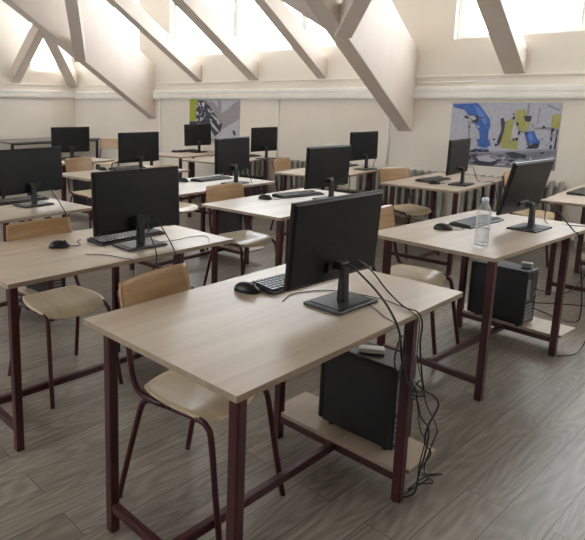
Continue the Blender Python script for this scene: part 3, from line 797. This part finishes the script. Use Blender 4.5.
cable([dk('M1', 1.090, 0.625, 0.4300), dk('M1', 1.000, 0.730, 0.4400), dk('M1', 1.060, 0.735, 0.4050), dk('M1', 1.120, 0.735, 0.3400), dk('M1', 1.050, 0.735, 0.2850), dk('M1', 1.030, 0.735, 0.2250), dk('M1', 1.090, 0.735, 0.1500), dk('M1', 1.000, 0.740, 0.1200), dk('M1', 0.960, 0.745, 0.0500), dk('M1', 0.950, 0.700, 0.0060), dk('M1', 0.910, 0.692, 0.0060)], .0038,
      'thick looping cable in the tangle behind the front tower, touching the floor', 'power_cable')
cable([dk('M1', 1.100, 0.625, 0.3400), dk('M1', 0.940, 0.735, 0.4200), dk('M1', 0.975, 0.738, 0.3450), dk('M1', 1.050, 0.738, 0.2650), dk('M1', 1.030, 0.738, 0.1600), dk('M1', 0.990, 0.740, 0.1100), dk('M1', 1.080, 0.740, 0.0700), dk('M1', 1.180, 0.750, 0.0300), dk('M1', 1.140, 0.696, 0.0060), dk('M1', 1.020, 0.694, 0.0060)], .0034,
      'cable trailing to the right at the floor in the front tower tangle', 'power_cable')
cable([dk('M1', 1.060, 0.625, 0.3000), dk('M1', 0.945, 0.738, 0.5000), dk('M1', 1.000, 0.742, 0.3900), dk('M1', 1.110, 0.742, 0.2500), dk('M1', 1.080, 0.742, 0.2000), dk('M1', 1.030, 0.742, 0.1100), dk('M1', 1.100, 0.750, 0.0300), dk('M1', 1.080, 0.698, 0.0060)], .0024,
      'thin cord crossing the middle of the front tower tangle', 'video_cable')
cable([dk('M1', 1.110, 0.625, 0.4400), dk('M1', 0.905, 0.745, 0.4700), dk('M1', 0.960, 0.745, 0.3100), dk('M1', 1.010, 0.745, 0.2400), dk('M1', 0.980, 0.745, 0.1400), dk('M1', 1.050, 0.750, 0.0700), dk('M1', 1.000, 0.698, 0.0060), dk('M1', 0.960, 0.696, 0.0060)], .0024,
      'thin cord closest to the desk leg in the front tower tangle', 'network_cable')
o = MB().box(-.05, .05, -.022, .022, 0, .02, .004).build('power_adapter', 'cablelight', None, (*on_desk('M1', 1.07, .47), .1297+.3555), (0, 0, R(-60)))
tag(o, 'small pale adapter lying on top of the front tower', 'adapter')
# desk behind the front one
cable([fm('L1', -.005, -.005, .145), fm('L1', .01, -.03, .155), dk('L1', .765, .66, .85), dk('L1', .748, .73, .785), dk('L1', .742, .745, .73), dk('L1', .72, .75, .695), dk('L1', .68, .748, .672), dk('L1', .635, .742, .668), dk('L1', .61, .73, .64)], .0035,
      'black cable sagging below the desk directly behind the front desk', 'monitor_cable')
cable([fm('L1', .01, -.005, .145), fm('L1', .06, -.035, .155), dk('L1', .87, .66, .83), dk('L1', .865, .73, .765), dk('L1', .872, .742, .72), dk('L1', .88, .742, .66)], .003,
      'black cable dropping right of the wide monitor stand', 'monitor_cable')
cable([dk('L1', .50, .50, .7535), dk('L1', .57, .58, .7535), dk('L1', .60, .68, .7535), dk('L1', .615, .72, .7535), dk('L1', .615, .735, .73), dk('L1', .612, .74, .67)], .0016,
      'thin mouse cord hooking over the edge behind the front desk chair', 'mouse_cable')
cable([dk('L1', .93, .52, .7535), dk('L1', 1.02, .545, .7535), dk('L1', 1.14, .535, .7535), dk('L1', 1.225, .565, .7535), dk('L1', 1.19, .64, .7535), dk('L1', 1.13, .70, .7535)], .0016,
      'thin cord lying across the right end of the desk behind the front one', 'keyboard_cable')
# water bottle desk
cable([fm('R1', .02, .015, .145), fm('R1', .07, -.05, .16), fm('R1', .12, -.1, .10), dk('R1', 1.000, 0.700, 0.758), dk('R1', 1.010, 0.724, 0.730), dk('R1', 1.030, 0.750, 0.550), dk('R1', 1.030, 0.780, 0.300), dk('R1', 1.040, 0.740, 0.200), dk('R1', 1.000, 0.530, 0.240)], .004,
      'black cable falling from the leaning monitor over the desk edge', 'monitor_cable')
cable([fm('R1', .05, .015, .145), fm('R1', .12, -.03, .15), dk('R1', 1.140, 0.500, 0.757), dk('R1', 1.200, 0.620, 0.753), dk('R1', 1.220, 0.715, 0.753), dk('R1', 1.220, 0.730, 0.720), dk('R1', 1.180, 0.740, 0.500), dk('R1', 1.010, 0.700, 0.380), dk('R1', 1.000, 0.530, 0.360)], .0025,
      'thin cable lying across the right end of the water bottle desk', 'video_cable')
cable([dk('R1', 0.970, 0.530, 0.280), dk('R1', 1.030, 0.800, 0.320), dk('R1', 1.150, 0.840, 0.260), dk('R1', 1.170, 0.800, 0.140), dk('R1', 1.070, 0.800, 0.060), dk('R1', 0.960, 0.800, 0.040), dk('R1', 0.870, 0.740, 0.030)], .0035,
      'looping cable between the tower and shelf of the water bottle desk', 'power_cable')
o = MB().box(-.025, .025, -.03, .03, 0, .03, .004).build('power_adapter', 'cablelight', None, (*on_desk('R1', 1.01, .47), .1297+.3555), (0, 0, R(10)))
tag(o, 'small pale adapter on the tower under the water bottle desk', 'adapter')
# further desks
cable([fm('M2', .02, .015, .145), fm('M2', .09, -.05, .17), fm('M2', .15, -.06, .17), dk('M2', 1.08, .56, .7555), dk('M2', 1.02, .59, .756), dk('M2', 1.0, .726, .73), dk('M2', 1.02, .75, .5), dk('M2', 1.06, .59, .4)], .0035,
      'black cable curling from the monitor above the front monitor', 'monitor_cable')
cable([dk('M2', 1.06, .59, .3), dk('M2', .97, .76, .2), dk('M2', .85, .80, .1), dk('M2', .74, .74, .02), dk('M2', .84, .66, .006), dk('M2', .93, .80, .006), dk('M2', .80, .88, .006)], .004,
      'cord tangle on the floor beyond the pale chair seat', 'power_cable')
cable([fm('L2', .02, .015, .145), fm('L2', .08, -.06, .15), dk('L2', 1.02, .66, .758), dk('L2', 1.0, .727, .72), dk('L2', 1.02, .75, .5), dk('L2', 1.06, .59, .38)], .0035,
      'black cable dropping from the bluish monitor', 'monitor_cable')
cable([fm('LL1', .0, .015, .145), fm('LL1', .06, -.07, .15), dk('LL1', 1.06, .70, .758), dk('LL1', 1.05, .728, .72), dk('LL1', 1.06, .75, .5), dk('LL1', 1.07, .59, .38)], .0035,
      'black cable dropping from the monitor cut by the left edge', 'monitor_cable')
cable([fm('R2', .02, .015, .145), fm('R2', .14, -.04, .16), fm('R2', .26, -.02, .12), dk('R2', .80, .60, .757), dk('R2', .86, .70, .756), dk('R2', .87, .728, .72), dk('R2', .9, .75, .5), dk('R2', 1.06, .59, .38)], .0035,
      'black cable swinging right from the narrow-looking monitor', 'monitor_cable')
cable([fm('M3', .02, .015, .145), fm('M3', .12, -.05, .16), dk('M3', 1.22, .60, .757), dk('M3', 1.24, .727, .72), dk('M3', 1.15, .75, .5), dk('M3', 1.07, .59, .38)], .0035,
      'black cable right of the monitor below the nearer deep beam end', 'monitor_cable')


# ------------------------------------------------------------------ sky, exposure, camera
w = bpy.data.worlds.new('overcast_sky'); scene.world = w; w.use_nodes = True
bg = w.node_tree.nodes['Background']; bg.inputs[0].default_value = (.89, .955, 1, 1); bg.inputs[1].default_value = 5.0
vs = scene.view_settings
scene.display_settings.display_device = 'sRGB'
vs.view_transform = 'Standard'; vs.look = 'None'; vs.gamma = 1; vs.use_curve_mapping = False
vs.exposure = 1.3
cy = scene.cycles
cy.use_denoising = True
cy.max_bounces = 10; cy.diffuse_bounces = 6; cy.transparent_max_bounces = 16
cy.sample_clamp_indirect = 8
cam = bpy.data.cameras.new('camera'); co = bpy.data.objects.new('camera', cam); COL.objects.link(co)
rt = Vector((0.689926, -0.723851, 0.006560)); up_ = Vector((0.125618, 0.128646, 0.983702)); fw = Vector((0.712898, 0.677857, -0.179685))
mt = Matrix((rt, up_, -fw)).transposed().to_4x4(); mt.translation = (0, 0, 1.4735)
co.matrix_world = mt
cam.sensor_fit = 'HORIZONTAL'; cam.sensor_width = 36; cam.lens = 591.617/585*36
cam.shift_x = (292.5-175.880)/585; cam.shift_y = -(270-211.406)/585
cam.clip_start = .02
scene.camera = co
